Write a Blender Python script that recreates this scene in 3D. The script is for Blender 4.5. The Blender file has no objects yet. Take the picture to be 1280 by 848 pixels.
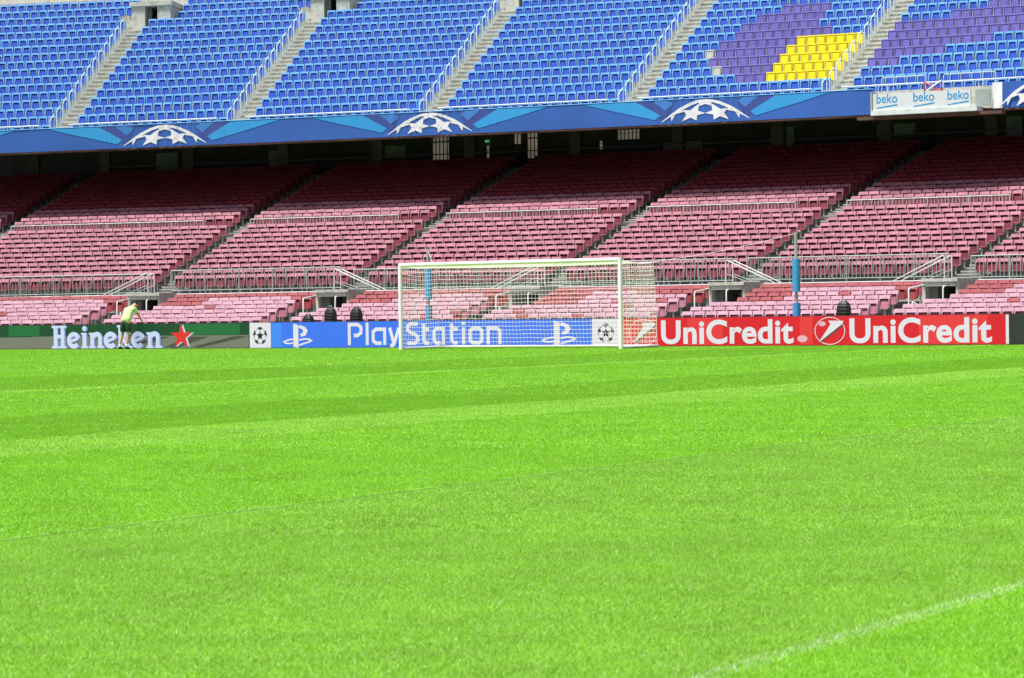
import bpy, math, random
import numpy as np
from mathutils import Matrix, Vector
random.seed(7); RNG = np.random.default_rng(7)
scene = bpy.context.scene
COL = scene.collection
PI = math.pi

# ------------------------------------------------------------------ materials
def mat(name, rgb, rough=0.6, var=0.0, scale=2.0, dirt=None, dscale=1.2, damt=0.0, spec=0.4, metal=0.0,
        emit=None, estr=0.0, bump=0.0, bscale=60.0, detail=2.0):
    m = bpy.data.materials.new(name); m.use_nodes = True
    nt = m.node_tree; b = nt.nodes['Principled BSDF']
    b.inputs['Roughness'].default_value = rough
    b.inputs['Specular IOR Level'].default_value = spec
    b.inputs['Metallic'].default_value = metal
    geo = nt.nodes.new('ShaderNodeNewGeometry')
    c = nt.nodes.new('ShaderNodeRGB'); c.outputs[0].default_value = (*rgb, 1)
    out = c.outputs[0]
    if var > 0:
        n = nt.nodes.new('ShaderNodeTexNoise'); n.inputs['Scale'].default_value = scale; n.inputs['Detail'].default_value = detail
        nt.links.new(geo.outputs['Position'], n.inputs['Vector'])
        mr = nt.nodes.new('ShaderNodeMapRange'); mr.inputs[1].default_value = .3; mr.inputs[2].default_value = .7
        mr.inputs[3].default_value = 1 - var; mr.inputs[4].default_value = 1 + var
        nt.links.new(n.outputs[0], mr.inputs[0])
        mul = nt.nodes.new('ShaderNodeVectorMath'); mul.operation = 'SCALE'
        nt.links.new(out, mul.inputs[0]); nt.links.new(mr.outputs[0], mul.inputs['Scale']); out = mul.outputs[0]
    if dirt is not None:
        n = nt.nodes.new('ShaderNodeTexNoise'); n.inputs['Scale'].default_value = dscale; n.inputs['Detail'].default_value = 6
        nt.links.new(geo.outputs['Position'], n.inputs['Vector'])
        mr = nt.nodes.new('ShaderNodeMapRange'); mr.inputs[1].default_value = .48; mr.inputs[2].default_value = .68
        mr.inputs[3].default_value = 0; mr.inputs[4].default_value = damt
        nt.links.new(n.outputs[0], mr.inputs[0])
        mx = nt.nodes.new('ShaderNodeMix'); mx.data_type = 'RGBA'
        nt.links.new(mr.outputs[0], mx.inputs[0]); nt.links.new(out, mx.inputs[6]); mx.inputs[7].default_value = (*dirt, 1)
        out = mx.outputs[2]
    nt.links.new(out, b.inputs['Base Color'])
    if emit is not None:
        b.inputs['Emission Color'].default_value = (*emit, 1); b.inputs['Emission Strength'].default_value = estr
    if bump > 0:
        n = nt.nodes.new('ShaderNodeTexNoise'); n.inputs['Scale'].default_value = bscale
        nt.links.new(geo.outputs['Position'], n.inputs['Vector'])
        bp = nt.nodes.new('ShaderNodeBump'); bp.inputs['Strength'].default_value = bump; bp.inputs['Distance'].default_value = .02
        nt.links.new(n.outputs[0], bp.inputs['Height']); nt.links.new(bp.outputs[0], b.inputs['Normal'])
    return m

M = {}
M['concrete'] = mat('concrete_pale', (.47, .48, .43), .85, .12, 5, (.22, .21, .17), 4.5, .45, .2)
M['concrete_dk'] = mat('concrete_grey', (.24, .245, .23), .85, .12, 2, (.16, .15, .13), 1.4, .6, .2)
M['concrete_mid'] = mat('concrete_steps', (.36, .37, .34), .85, .12, 4, (.20, .20, .17), 3, .5)
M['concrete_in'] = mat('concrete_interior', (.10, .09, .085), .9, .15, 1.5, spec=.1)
M['galv'] = mat('galvanised_steel', (.29, .34, .33), .5, .08, 4)
M['galv_pale'] = mat('pale_galvanised_steel', (.46, .47, .47), .5, .08, 4)
M['white_rail'] = mat('white_painted_steel', (.50, .54, .54), .4, .04, 4)
M['blue_rail'] = mat('pale_blue_steel', (.42, .52, .60), .45, .05, 4)
def seat_mats(n, shell, pan, v=.11):
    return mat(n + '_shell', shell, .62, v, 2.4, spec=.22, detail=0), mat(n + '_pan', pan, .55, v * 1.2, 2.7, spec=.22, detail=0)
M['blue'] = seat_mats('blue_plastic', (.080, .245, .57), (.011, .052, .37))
M['purple'] = seat_mats('purple_plastic', (.120, .105, .36), (.108, .092, .35))
M['yellow'] = seat_mats('yellow_plastic', (.64, .53, .008), (.64, .52, .008), .05)
M['white'] = seat_mats('grey_white_plastic', (.34, .37, .34), (.36, .39, .36), .05)
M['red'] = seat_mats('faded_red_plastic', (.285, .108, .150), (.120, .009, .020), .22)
M['pink'] = seat_mats('bleached_pink_plastic', (.36, .195, .255), (.28, .09, .13), .13)
M['crimson'] = seat_mats('unfaded_red_plastic', (.24, .048, .060), (.19, .016, .022), .14)
M['painted_shade_red'] = seat_mats('shade_painted_red_plastic', (.19, .022, .036), (.12, .009, .016), .14)  # rear rows: shade below the upper tier is put into this red
M['bracket'] = mat('seat_bracket', (.35, .40, .38), .5)
M['white_paint'] = mat('goal_white_paint', (.84, .77, .90), .35, .03, 3)
M['net'] = mat('net_cord', (.82, .76, .78), .8)
M['black'] = mat('black_plastic', (.012, .012, .013), .5)
M['rubber'] = mat('dark_casing', (.02, .022, .022), .6, .2, 3)
M['beam'] = mat('rusty_beam', (.11, .055, .04), .7, .25, 2)
def led(n, rgb, e=.35): return mat(n, tuple(x * .34 for x in rgb), .4, .05, 1.3, emit=rgb, estr=e * .52, spec=.25)

# ------------------------------------------------------------------ mesh builder
class MB:
    def __init__(s): s.v = []; s.f = []; s.m = []
    def face(s, pts, mi=0):
        i = len(s.v); s.v += [tuple(p) for p in pts]; s.f.append(tuple(range(i, i + len(pts)))); s.m.append(mi)
    def hexa(s, p, mi=0):            # p: 4 bottom (ccw from above), 4 top
        i = len(s.v); s.v += [tuple(q) for q in p]
        for a in ((3, 2, 1, 0), (4, 5, 6, 7), (0, 1, 5, 4), (1, 2, 6, 5), (2, 3, 7, 6), (3, 0, 4, 7)):
            s.f.append(tuple(i + k for k in a)); s.m.append(mi)
    def box(s, x0, x1, y0, y1, z0, z1, mi=0):
        s.hexa([(x0, y0, z0), (x1, y0, z0), (x1, y1, z0), (x0, y1, z0), (x0, y0, z1), (x1, y0, z1), (x1, y1, z1), (x0, y1, z1)], mi)
    def tube(s, pts, r, n=6, mi=0, closed=False):
        pts = [Vector(p) for p in pts]; rings = []
        up0 = None
        for k, p in enumerate(pts):
            a = pts[max(0, k - 1)]; b = pts[min(len(pts) - 1, k + 1)]
            t = (b - a).normalized()
            ref = Vector((0, 0, 1)) if abs(t.z) < .95 else Vector((0, 1, 0))
            if up0 is not None: ref = up0
            u = t.cross(ref)
            if u.length < 1e-4: u = t.cross(Vector((1, 0, 0)))
            u.normalize(); w = u.cross(t).normalized(); up0 = w
            i = len(s.v)
            for q in range(n):
                an = 2 * PI * q / n; s.v.append(tuple(p + u * (r * math.cos(an)) + w * (r * math.sin(an))))
            rings.append(i)
        for a, b in zip(rings[:-1], rings[1:]):
            for q in range(n):
                s.f.append((a + q, a + (q + 1) % n, b + (q + 1) % n, b + q)); s.m.append(mi)
        for r_, rev in ((rings[0], True), (rings[-1], False)):
            i = len(s.v); s.v += [s.v[r_ + q] for q in range(n)]
            s.f.append(tuple(i + q for q in (reversed(range(n)) if rev else range(n)))); s.m.append(mi)
    def poly(s, pts2, fn, mi=0): s.face([fn(*p) for p in pts2], mi)
    def mesh(s, name, mats):
        me = bpy.data.meshes.new(name); me.from_pydata(s.v, [], s.f)
        for m in (mats if isinstance(mats, (list, tuple)) else [mats]): me.materials.append(m)
        if any(s.m): me.polygons.foreach_set('material_index', s.m)
        me.update(); return me
    def build(s, name, mats, parent=None, smooth=False):
        return link(name, s.mesh(name, mats), parent, smooth)
def link(name, me, parent=None, smooth=False):
    o = bpy.data.objects.new(name, me); COL.objects.link(o)
    if parent: o.parent = parent
    if smooth: me.polygons.foreach_set('use_smooth', [True] * len(me.polygons))
    return o
def tag(o, label, cat, group=None, kind=None):
    o['label'] = label
    if cat: o['category'] = cat
    if group: o['group'] = group
    if kind: o['kind'] = kind
    return o
def empty(name, label, cat, loc=(0, 0, 0), rz=0, group=None):
    o = bpy.data.objects.new(name, None); COL.objects.link(o); o.location = loc; o.rotation_euler = (0, 0, rz)
    o.empty_display_size = .2
    return tag(o, label, cat, group)
ORD = 'zeroth first second third fourth fifth sixth seventh eighth ninth tenth eleventh twelfth thirteenth fourteenth fifteenth sixteenth seventeenth eighteenth nineteenth twentieth twenty-first twenty-second twenty-third twenty-fourth twenty-fifth twenty-sixth twenty-seventh twenty-eighth twenty-ninth thirtieth thirty-first thirty-second thirty-third thirty-fourth thirty-fifth thirty-sixth thirty-seventh thirty-eighth thirty-ninth fortieth'.split()

# ------------------------------------------------------------------ camera
F_PX, PITCH, ROLL, TH = 3058.05, -0.0097265, 0.0126987, 0.5503746
CAM = Vector((37.0, -60.0686, 0.978))
Fw = Vector((-math.sin(TH) * math.cos(PITCH), math.cos(TH) * math.cos(PITCH), math.sin(PITCH)))
Rt = Vector((math.cos(TH), math.sin(TH), 0)); Up = Rt.cross(Fw)
R2 = Rt * math.cos(ROLL) - Up * math.sin(ROLL); U2 = Up * math.cos(ROLL) + Rt * math.sin(ROLL)
cam = bpy.data.cameras.new('camera'); co = bpy.data.objects.new('camera', cam); COL.objects.link(co)
co.matrix_world = Matrix(((R2.x, U2.x, -Fw.x, CAM.x), (R2.y, U2.y, -Fw.y, CAM.y), (R2.z, U2.z, -Fw.z, CAM.z), (0, 0, 0, 1)))
cam.sensor_width = 36; cam.lens = F_PX / 1280 * 36; cam.clip_end = 2000; cam.clip_start = .1
cam.dof.use_dof = True; cam.dof.focus_distance = 72; cam.dof.aperture_fstop = 14
scene.camera = co

# ------------------------------------------------------------------ stand coordinates: s along the arc, d outward, z up
PHI, RAD = math.radians(20.5), 100.0
F0 = Vector((-math.sin(TH), math.cos(TH), 0)); R0 = Vector((math.cos(TH), math.sin(TH), 0))
T0 = R0 * math.cos(PHI) - F0 * math.sin(PHI); N0 = R0 * math.sin(PHI) + F0 * math.cos(PHI)
P0 = Vector((CAM.x, CAM.y, 0)) + F0 * 97.0; C0 = P0 - N0 * RAD
def zadj(s, z): return z - min(z, 9.3) * 3.4e-5 * (s - 9) ** 2
def SP(s, d, z):
    a = s / RAD; p = C0 + (N0 * math.cos(a) + T0 * math.sin(a)) * (RAD + d)
    return (p.x, p.y, zadj(s, z))
def SROT(s): return TH - PHI - s / RAD
def sbox(mb, s0, s1, d0, d1, z0, z1, mi=0, n=1):
    for k in range(n):
        a = s0 + (s1 - s0) * k / n; b = s0 + (s1 - s0) * (k + 1) / n
        mb.hexa([SP(a, d0, z0), SP(b, d0, z0), SP(b, d1, z0), SP(a, d1, z0), SP(a, d0, z1), SP(b, d0, z1), SP(b, d1, z1), SP(a, d1, z1)], mi)
def sweep(mb, prof, s0, s1, step=2.0, mi=0):
    n = max(1, int(math.ceil((s1 - s0) / step))); base = len(mb.v); k = len(prof)
    for i in range(n + 1):
        s = s0 + (s1 - s0) * i / n
        for d, z in prof: mb.v.append(SP(s, d, z))
    for i in range(n):
        for j in range(k - 1):
            a = base + i * k + j; mb.f.append((a, a + k, a + k + 1, a + 1)); mb.m.append(mi)
def tubeS(mb, pts, r, n=6): mb.tube([SP(*p) for p in pts], r, n)
def arcpts(s0, s1, d, z, step=1.2):
    n = max(1, int(abs(s1 - s0) / step)); return [(s0 + (s1 - s0) * i / n, d, z) for i in range(n + 1)]
S_MIN, S_MAX = -33.0, 29.0
# rows
MID_D, MID_N = .79, 25
def mid_z(i): return 2.04 + .243 * i if i <= 10 else 4.92 + .207 * (i - 11) + .0015 * (i - 11) ** 2
def mid_d(i): return .25 + MID_D * i
UP_D, UP_N = .985, 17
def up_z(r): return 9.65 + .488 * r
def up_d(r): return 10.75 + UP_D * r
FR_D, FR_N = .8, 7
def fr_z(j): return 1.22 - .165 * j
def fr_d(j): return -1.3 - FR_D * (j + 1)
U_AISLE = [-31.3, -22.9, -15.25, -7.0, 1.38, 9.65, 18.05, 26.6]
L_AISLE = [-34.0, -25.6, -15.25, -6.85, 1.55, 9.65, 18.0, 26.4]
def l_aisle(k, d): return L_AISLE[k] + .07 * d

# ------------------------------------------------------------------ grandstand
gs = empty('grandstand', 'concrete grandstand with two tiers of seats curving behind the goal', 'grandstand', SP(0, 0, 0))
GI = Matrix.Translation(-Vector(gs.location))
def gpart(mb, name, mats, parent=gs, smooth=False):
    o = mb.build(name, mats, parent, smooth); o.matrix_parent_inverse = GI.copy(); return o
mb = MB(); prof = [(-9.5, -.2), (fr_d(FR_N - 1) - .9, -.2), (fr_d(FR_N - 1) - .9, .05)]
for j in reversed(range(FR_N)):
    prof += [(fr_d(j), prof[-1][1]), (fr_d(j), fr_z(j))]
prof += [(0, fr_z(0)), (0, 1.98)]
sweep(mb, prof, S_MIN, S_MAX); gpart(mb, 'front_terrace', M['concrete_dk'])
mb = MB(); prof = [(-.32, 1.62), (-.32, 1.98), (.25, 1.98)]
for i in range(MID_N):
    prof += [(mid_d(i), mid_z(i)), (mid_d(i + 1), mid_z(i))]
zc = mid_z(MID_N - 1) + .3
prof += [(mid_d(MID_N), zc), (27, zc)]
sweep(mb, prof, S_MIN, S_MAX); gpart(mb, 'middle_terrace', M['concrete_dk'])
mb = MB(); prof = [(10.25, 9.12), (10.25, 10.05), (10.4, 10.05), (10.4, up_z(0))]
for r in range(UP_N):
    prof += [(up_d(r), up_z(r)), (up_d(r + 1), up_z(r))]
zt = up_z(UP_N - 1) + .9; dt = up_d(UP_N)
prof += [(dt, zt), (dt + 3, zt), (dt + 3, zt + 1.4), (dt + 8, zt + 4), (dt + 14, zt + 8), (dt + 14, 12.5), (28.2, 12.7), (26.5, 11.6), (12, 9.5), (10.25, 9.12)]
sweep(mb, prof, S_MIN, S_MAX); gpart(mb, 'upper_terrace', [M['concrete']])
# steps in the aisles
def stairs(fd, fz, n, D, sfun, hw, name, m):
    mb = MB()
    for i in range(n):
        d0 = fd(i); z0 = fz(i); z1 = fz(i + 1) if i < n - 1 else z0 + .4; s = sfun(d0)
        sbox(mb, s - hw, s + hw, d0 + .012, d0 + D * .5, z0 - .1, z0 + .012)
        sbox(mb, s - hw, s + hw, d0 + D * .5, d0 + D + .004, z0 - .1, (z0 + z1) / 2 + .012)
        sbox(mb, s - hw - .004, s + hw + .004, d0 - .03, d0 + .1, z0 - .035, z0 + .016); zm_ = (z0 + z1) / 2
        sbox(mb, s - hw - .004, s + hw + .004, d0 + D * .5 - .03, d0 + D * .5 + .1, zm_ - .035, zm_ + .016)
    gpart(mb, name, m)
for k in range(1, 7):
    stairs(mid_d, mid_z, MID_N, MID_D, lambda d, k=k: l_aisle(k, d), .40, 'stairway', M['concrete_mid'])
    stairs(up_d, up_z, UP_N, UP_D, lambda d, k=k: U_AISLE[k], .44, 'stairway', M['concrete'])
# rear wall of the lower concourse, with the gaps that let daylight in
holes = [(-10.39, -9.67, 9.0, 10.6), (-9.0, -8.78, 9.0, 10.5), (-8.12, -7.93, 9.0, 9.75), (-6.95, -6.62, 9.75, 10.6),
         (-6.4, -5.95, 9.0, 10.6), (-3.4, -3.24, 9.3, 9.75), (-2.64, -1.71, 9.75, 10.25)]
mb = MB(); cur = S_MIN
for a, b, z0, z1 in holes:
    a -= .5; b -= .5
    bars = MB()
    for q in range(1, int((b - a) / .16) + 1): sbox(bars, a + .16 * q - .02, a + .16 * q + .015, 26.05, 26.09, z0 + .002, z1 - .002)
    sbox(bars, a + .002, b - .002, 26.1, 26.14, z0 + (z1 - z0) * .62, z0 + (z1 - z0) * .66)
    gpart(bars, 'window_bars', M['concrete_in'])
    sbox(mb, cur, a, 26, 26.25, zc - .1, 11.4, n=max(1, int((a - cur) / 3)))
    sbox(mb, a, b, 26, 26.25, zc - .1, z0); sbox(mb, a, b, 26, 26.25, z1, 11.4); cur = b
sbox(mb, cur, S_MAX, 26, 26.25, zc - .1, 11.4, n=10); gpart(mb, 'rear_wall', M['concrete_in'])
mb = MB(); sbox(mb, -40, 25, 62, 62.3, -1, 26, n=8); gpart(mb, 'outer_wall', mat('outer_wall_render', (.11, .098, .07), .9, .35, .8))
for s in (-30.2, -26.05, -23.0, -19.39, -15.34, -11.31, -7.4, -2.97, 1.27, 5.36, 9.62, 13.7, 18.0, 22.3):
    mb = MB(); s -= .6; sbox(mb, s - .22, s + .22, 20.5, 21.0, zc - .05, 10.5); gpart(mb, 'column', M['concrete_in'])
mb = MB(); sweep(mb, [(10.05, 9.0), (9.97, 9.02), (9.97, 9.12), (10.24, 9.12), (10.24, 9.0), (10.05, 9.0)], S_MIN, S_MAX); gpart(mb, 'edge_beam', M['beam'])
M['exit_g'] = mat('exit_sign_green', (.02, .35, .08), .4, emit=(.05, .8, .2), estr=.14); M['exit_w'] = mat('exit_sign_white', (.8, .8, .8), .4, emit=(.8, .9, .8), estr=.14)
ex = empty('exit_sign', 'small lit green sign hanging in the dark under the upper tier', 'sign', SP(-8.5, 25.9, 9.95)); EI = Matrix.Translation(-Vector(ex.location))
for nm_, m_, a_ in (('box', 'exit_g', (-8.60, -8.42, 25.8, 25.88, 9.88, 10.0)), ('arrow', 'exit_w', (-8.56, -8.51, 25.78, 25.795, 9.90, 9.98))):
    mb = MB(); sbox(mb, *a_); o = mb.build(nm_, M[m_], ex); o.matrix_parent_inverse = EI.copy()
for s0_, s1_, z0_, z1_ in ((-22.6, -21.7, 8.5, 10.0), (-17.8, -17.2, 8.5, 9.9), (-13.2, -12.0, 9.3, 9.9), (-4.9, -4.75, 8.5, 10.2), (-1.2, .4, 8.6, 9.5), (3.2, 4.1, 8.5, 10.0), (7.4, 8.9, 9.4, 9.9), (12.4, 13.0, 8.5, 10.0)):
    mb = MB(); sbox(mb, s0_, s1_, 25.86, 25.99, z0_, z1_); gpart(mb, 'wall_panel', M['concrete_mid'])
mb = MB(); tubeS(mb, arcpts(S_MIN, S_MAX, 20.1, 8.95, 2), .03); gpart(mb, 'rear_guard_rail', M['concrete_in'])
mb = MB(); tubeS(mb, arcpts(S_MIN, S_MAX, 14.2, 9.62, 2), .07); gpart(mb, 'soffit_pipe', M['concrete_in'])
# upper vomitories
for k in range(1, 5):
    s = U_AISLE[k]; d0 = up_d(13) + .75; d1 = up_d(17) + .6; z0 = up_z(13); zl = z0 + 1.50
    mb = MB()
    sbox(mb, s - .32, s + .25, d0, d1, z0 - .4, zl); sbox(mb, s + .78, s + 1.34, d0, d1, z0 - .4, zl)
    sbox(mb, s - .40, s + 1.42, d0 - .08, d1, zl + .01, zl + .24)
    v = gpart(mb, 'vomitory', M['concrete'])
    mb = MB(); sbox(mb, s + .252, s + .778, d0 + 1.6, d0 + 1.7, z0 - .4, zl - .01); gpart(mb, 'doorway_shade_sheet', M['black'])  # black sheet painting in the shade inside the opening
    mb = MB(); sbox(mb, s + .252, s + .42, d0 + .5, d0 + .55, z0 - .4, zl - .01); gpart(mb, 'door_leaf', M['concrete_dk'])
# lower vomitories: mouth of a tunnel among the front rows
V_OPEN = [(-15.41, -14.22), (-7.22, -6.01), (1.08, 2.2), (9.4, 10.64), (17.89, 19.06)]
for q, (a, b) in enumerate(V_OPEN):
    mb = MB(); zt2 = 1.98
    sbox(mb, a - .12, a, -2.75, -.34, .1, zt2); sbox(mb, b, b + .10, -2.75, -.34, .1, zt2)
    sbox(mb, a - .12, b + .10, -2.85, -.34, zt2 + .002, zt2 + .12); sbox(mb, a + .002, b - .002, -2.8, -2.4, 1.82, zt2 - .002)
    gpart(mb, 'tunnel_mouth', M['concrete'])
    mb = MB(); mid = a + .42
    sbox(mb, mid, b - .003, -.9, -.8, .1, 1.815); gpart(mb, 'tunnel_shade_sheet', M['black'])  # black sheet standing in for the shade deep in the tunnel
    mb = MB(); mb.hexa([SP(a + .004, -2.3, .1), SP(a + .3, -2.3, .1), SP(mid, -.8, .1), SP(a + .004, -.8, .1), SP(a + .004, -2.3, 1.8), SP(a + .3, -2.3, 1.8), SP(mid, -.8, 1.8), SP(a + .004, -.8, 1.8)])
    gpart(mb, 'tunnel_wall', M['concrete_dk'])

# ------------------------------------------------------------------ seats
def seat_meshes(band, wtop, slope, recess):
    mb = MB()
    zt, zb, zm = .80, .34, .80 - band
    yz = lambda z: .10 + (min(z, zm) - zb) * .16 + max(0, z - zm) * slope
    out = [(-.196, zb), (.196, zb), (.205, zm), (.208, zt - .02), (.188, zt), (-.188, zt), (-.208, zt - .02), (-.205, zm)]
    inn = [(-.172, zb + .02), (.172, zb + .02), (wtop, zm), (wtop - .006, zm + .004), (wtop - .016, zm + .006), (-wtop + .016, zm + .006), (-wtop + .006, zm + .004), (-wtop, zm)]
    for x, z in out: mb.v.append((x, yz(z), z))
    for x, z in inn: mb.v.append((x, yz(z), z))
    for x, z in inn: mb.v.append((x, yz(z) + .10, z + .01))
    for x, z in out: mb.v.append((x, yz(min(z, zm)) + .14 + (.05 if z > zm else 0), z))
    for i in range(8):
        j = (i + 1) % 8
        mb.f.append((i, j, 8 + j, 8 + i)); mb.m.append(0)
        mb.f.append((8 + i, 8 + j, 16 + j, 16 + i)); mb.m.append(1)
        mb.f.append((24 + i, 24 + j, j, i)); mb.m.append(0)
    mb.f.append(tuple(16 + i for i in range(8))); mb.m.append(1)
    mb.f.append(tuple(24 + i for i in reversed(range(8)))); mb.m.append(0)
    pan = MB(); w0, w1, pt = .152, wtop - .022, zm - .028; yb = yz(zb) - .012; yt = yz(zm) + recess
    pan.hexa([(-w0, yb, .30), (w0, yb, .30), (w0, yb + .07, .30), (-w0, yb + .07, .30), (-w1, yt, pt), (w1, yt, pt), (w1, yt + .04, pt), (-w1, yt + .04, pt)])
    leg = MB(); leg.hexa([(-.025, .16, 0), (.025, .16, 0), (.025, .21, 0), (-.025, .21, 0), (-.025, .16, .42), (.025, .16, .42), (.025, .21, .42), (-.025, .21, .42)])
    return mb, pan, leg
GEO = {'b': seat_meshes(.095, .138, .42, .035), 'r': seat_meshes(.135, .152, .62, .06), 'p': seat_meshes(.06, .180, .3, .0)}
KINDMAT = {'blue': 'b', 'purple': 'p', 'yellow': 'p', 'white': 'p', 'red': 'r', 'pink': 'r', 'crimson': 'r', 'painted_shade_red': 'r'}
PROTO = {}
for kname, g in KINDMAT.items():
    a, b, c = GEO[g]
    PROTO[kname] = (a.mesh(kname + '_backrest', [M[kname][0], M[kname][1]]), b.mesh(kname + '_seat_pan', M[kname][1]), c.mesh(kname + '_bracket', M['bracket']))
SEATS = []     # (kind, tier, row, block, idx_from_left, count, s, d, z)
vis_y = lambda p: 0
def project(p):
    v = Vector(p) - CAM; z = v.dot(Fw); return 640 + F_PX * v.dot(R2) / z, 424 - F_PX * v.dot(U2) / z, z
def fill(tier, row, block, a, b, d, z, pitch, colour):
    R = (RAD + d) / RAD; n = int(math.floor((b - a) * R / pitch + .25))
    if n <= 0: return
    st = (b - a) / n
    for i in range(n):
        k = colour(i, n)
        if k: SEATS.append((k, tier, row, block, i, n, a + st * (i + .5), d, z))
for r in range(UP_N):
    for b in range(7):
        a0 = U_AISLE[b] + .36; b0 = U_AISLE[b + 1] - .52
        if r >= 14 and 1 <= b <= 4: a0 = U_AISLE[b] + 1.45
        if r == 13 and 1 <= b <= 4: a0 = U_AISLE[b] + .42
        if r >= 14 and 1 <= b + 1 <= 4: b0 = U_AISLE[b + 1] - (1.0 if r == 14 else .6)
        YEL = {2: 7, 3: 7, 4: 7, 5: 7, 6: 7}
        PUR4 = {2: (7, 9), 3: (7, 11), 4: (7, 13), 5: (7, 13), 6: (7, 14), 7: (4, 13), 8: (6, 13), 9: (6, 12), 10: (6, 10)}
        PUR5 = {3: (0, 2), 4: (0, 6), 5: (0, 10), 6: (0, 99), 7: (0, 99), 8: (5, 99), 9: (8, 99)}
        def colour(i, n, r=r, b=b):
            if b == 4:
                j = n - 1 - i
                if r in YEL and j < YEL[r]: return 'yellow'
                if (r, j) in ((3, 12), (5, 14)): return 'white'
                if r in PUR4 and PUR4[r][0] <= j <= PUR4[r][1]: return 'purple'
            if b == 5 and r in PUR5 and PUR5[r][0] <= i <= PUR5[r][1]: return 'purple'
            return 'blue'
        fill('upper', r, b, a0, b0, up_d(r) + .40, up_z(r), .458, colour)
for i in range(MID_N):
    for b in range(7):
        d = mid_d(i) + .32
        fill('mid', i, b, l_aisle(b, d) + .43, l_aisle(b + 1, d) - .43, d, mid_z(i), .440, lambda q, n, i=i: 'red' if i < 15 else 'painted_shade_red')
for j in range(FR_N):
    for b in range(-1, 5):
        a = V_OPEN[b][1] + .28 if b >= 0 else -29.5
        e = V_OPEN[b + 1][0] - .42 if b + 1 < 5 else 26
        d = fr_d(j) + .30
        if 0 <= b < 5:
            if j in (4, 5, 6): a = V_OPEN[b][0] + (.75 if j == 4 else .28)
            if j in (4, 5, 6): pass
        if b + 1 < 5 and j >= 2: e -= .42 + (.15 if j >= 4 else 0)
        def colour(q, n, j=j, b=b):
            if j == 0: return 'crimson'
            if j == 1: return 'crimson' if (q < 4 or q >= n - 2 or (b in (2, 4) and q > n - 7)) else 'pink'
            if j == 2: return 'crimson' if q < 4 else ('pink' if random.random() > .04 else 'crimson')
            if j == 3 and b in (2, 3) and q < 4: return 'crimson'
            return 'pink' if random.random() > .03 else 'crimson'
        fill('front', j, b, a, e, d, fr_z(j), .432, colour)
random.seed(11)
BOARD_Y, BOARD_H = 3.88, .837
def visible(sd):
    k, tier, row, block, i, n, s, d, z = sd
    x, y, zz = project(SP(s, d + .1, z + .7))
    if not (4 < x < 1276 and 3 < y): return None
    if tier == 'front' and j_hidden(x, y): return None
    return zz
def j_hidden(x, y): return y > 408.5 - .0124 * x
UST = {1: 'leftmost', 2: 'second', 3: 'third', 4: 'fourth', 5: 'fifth', 6: 'sixth'}
def seat_label(sd):
    k, tier, row, block, i, n, s, d, z = sd
    look = {'blue': 'blue', 'purple': 'purple', 'yellow': 'yellow', 'white': 'whitish', 'red': 'faded red', 'pink': 'pale pink', 'crimson': 'dark red', 'painted_shade_red': 'deep red'}[k]
    if tier == 'upper':
        if block >= 1: pos = f'{ORD[i + 1]} right of the {UST[block]} upper stairs'
        else: pos = f'{ORD[n - i]} left of the leftmost upper stairs'
        return f'{look} folded seat, {ORD[row + 1]} row above the banner, {pos}'
    if tier == 'mid':
        if block >= 1: pos = f'{ORD[i + 1]} right of {UST[block]} lower steps'
        else: pos = f'{ORD[n - i]} left of leftmost lower steps'
        return f'{look} seat, {ORD[row + 1]} row behind the grey railing, {pos}'
    if block >= 0: pos = f'{ORD[i + 1]} right of {UST[block + 1]} tunnel mouth'
    else: pos = f'{ORD[n - i]} left of leftmost tunnel mouth'
    return f'{look} seat, {ORD[row + 1]} row below the pipe rail, {pos}'
groups = {'blue': [], 'purple': [], 'yellow': [], 'white': [], 'redall': []}
for q, sd in enumerate(SEATS):
    zz = visible(sd)
    if zz is None: continue
    groups['redall' if sd[1] != 'upper' else sd[0]].append((zz, q))
chosen = set()
for g, lst in groups.items():
    lst.sort(); chosen |= {q for _z, q in lst[:300]}
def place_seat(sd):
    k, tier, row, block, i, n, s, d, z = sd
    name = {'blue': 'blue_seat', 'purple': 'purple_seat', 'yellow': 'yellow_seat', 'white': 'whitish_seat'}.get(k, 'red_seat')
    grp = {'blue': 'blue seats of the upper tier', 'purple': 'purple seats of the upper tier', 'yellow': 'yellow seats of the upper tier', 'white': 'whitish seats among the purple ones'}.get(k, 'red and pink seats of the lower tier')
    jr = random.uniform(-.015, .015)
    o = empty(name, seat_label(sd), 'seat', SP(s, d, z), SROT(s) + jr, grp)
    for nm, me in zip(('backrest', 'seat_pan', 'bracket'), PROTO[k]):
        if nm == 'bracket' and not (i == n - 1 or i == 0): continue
        link(nm, me, o)
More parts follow.
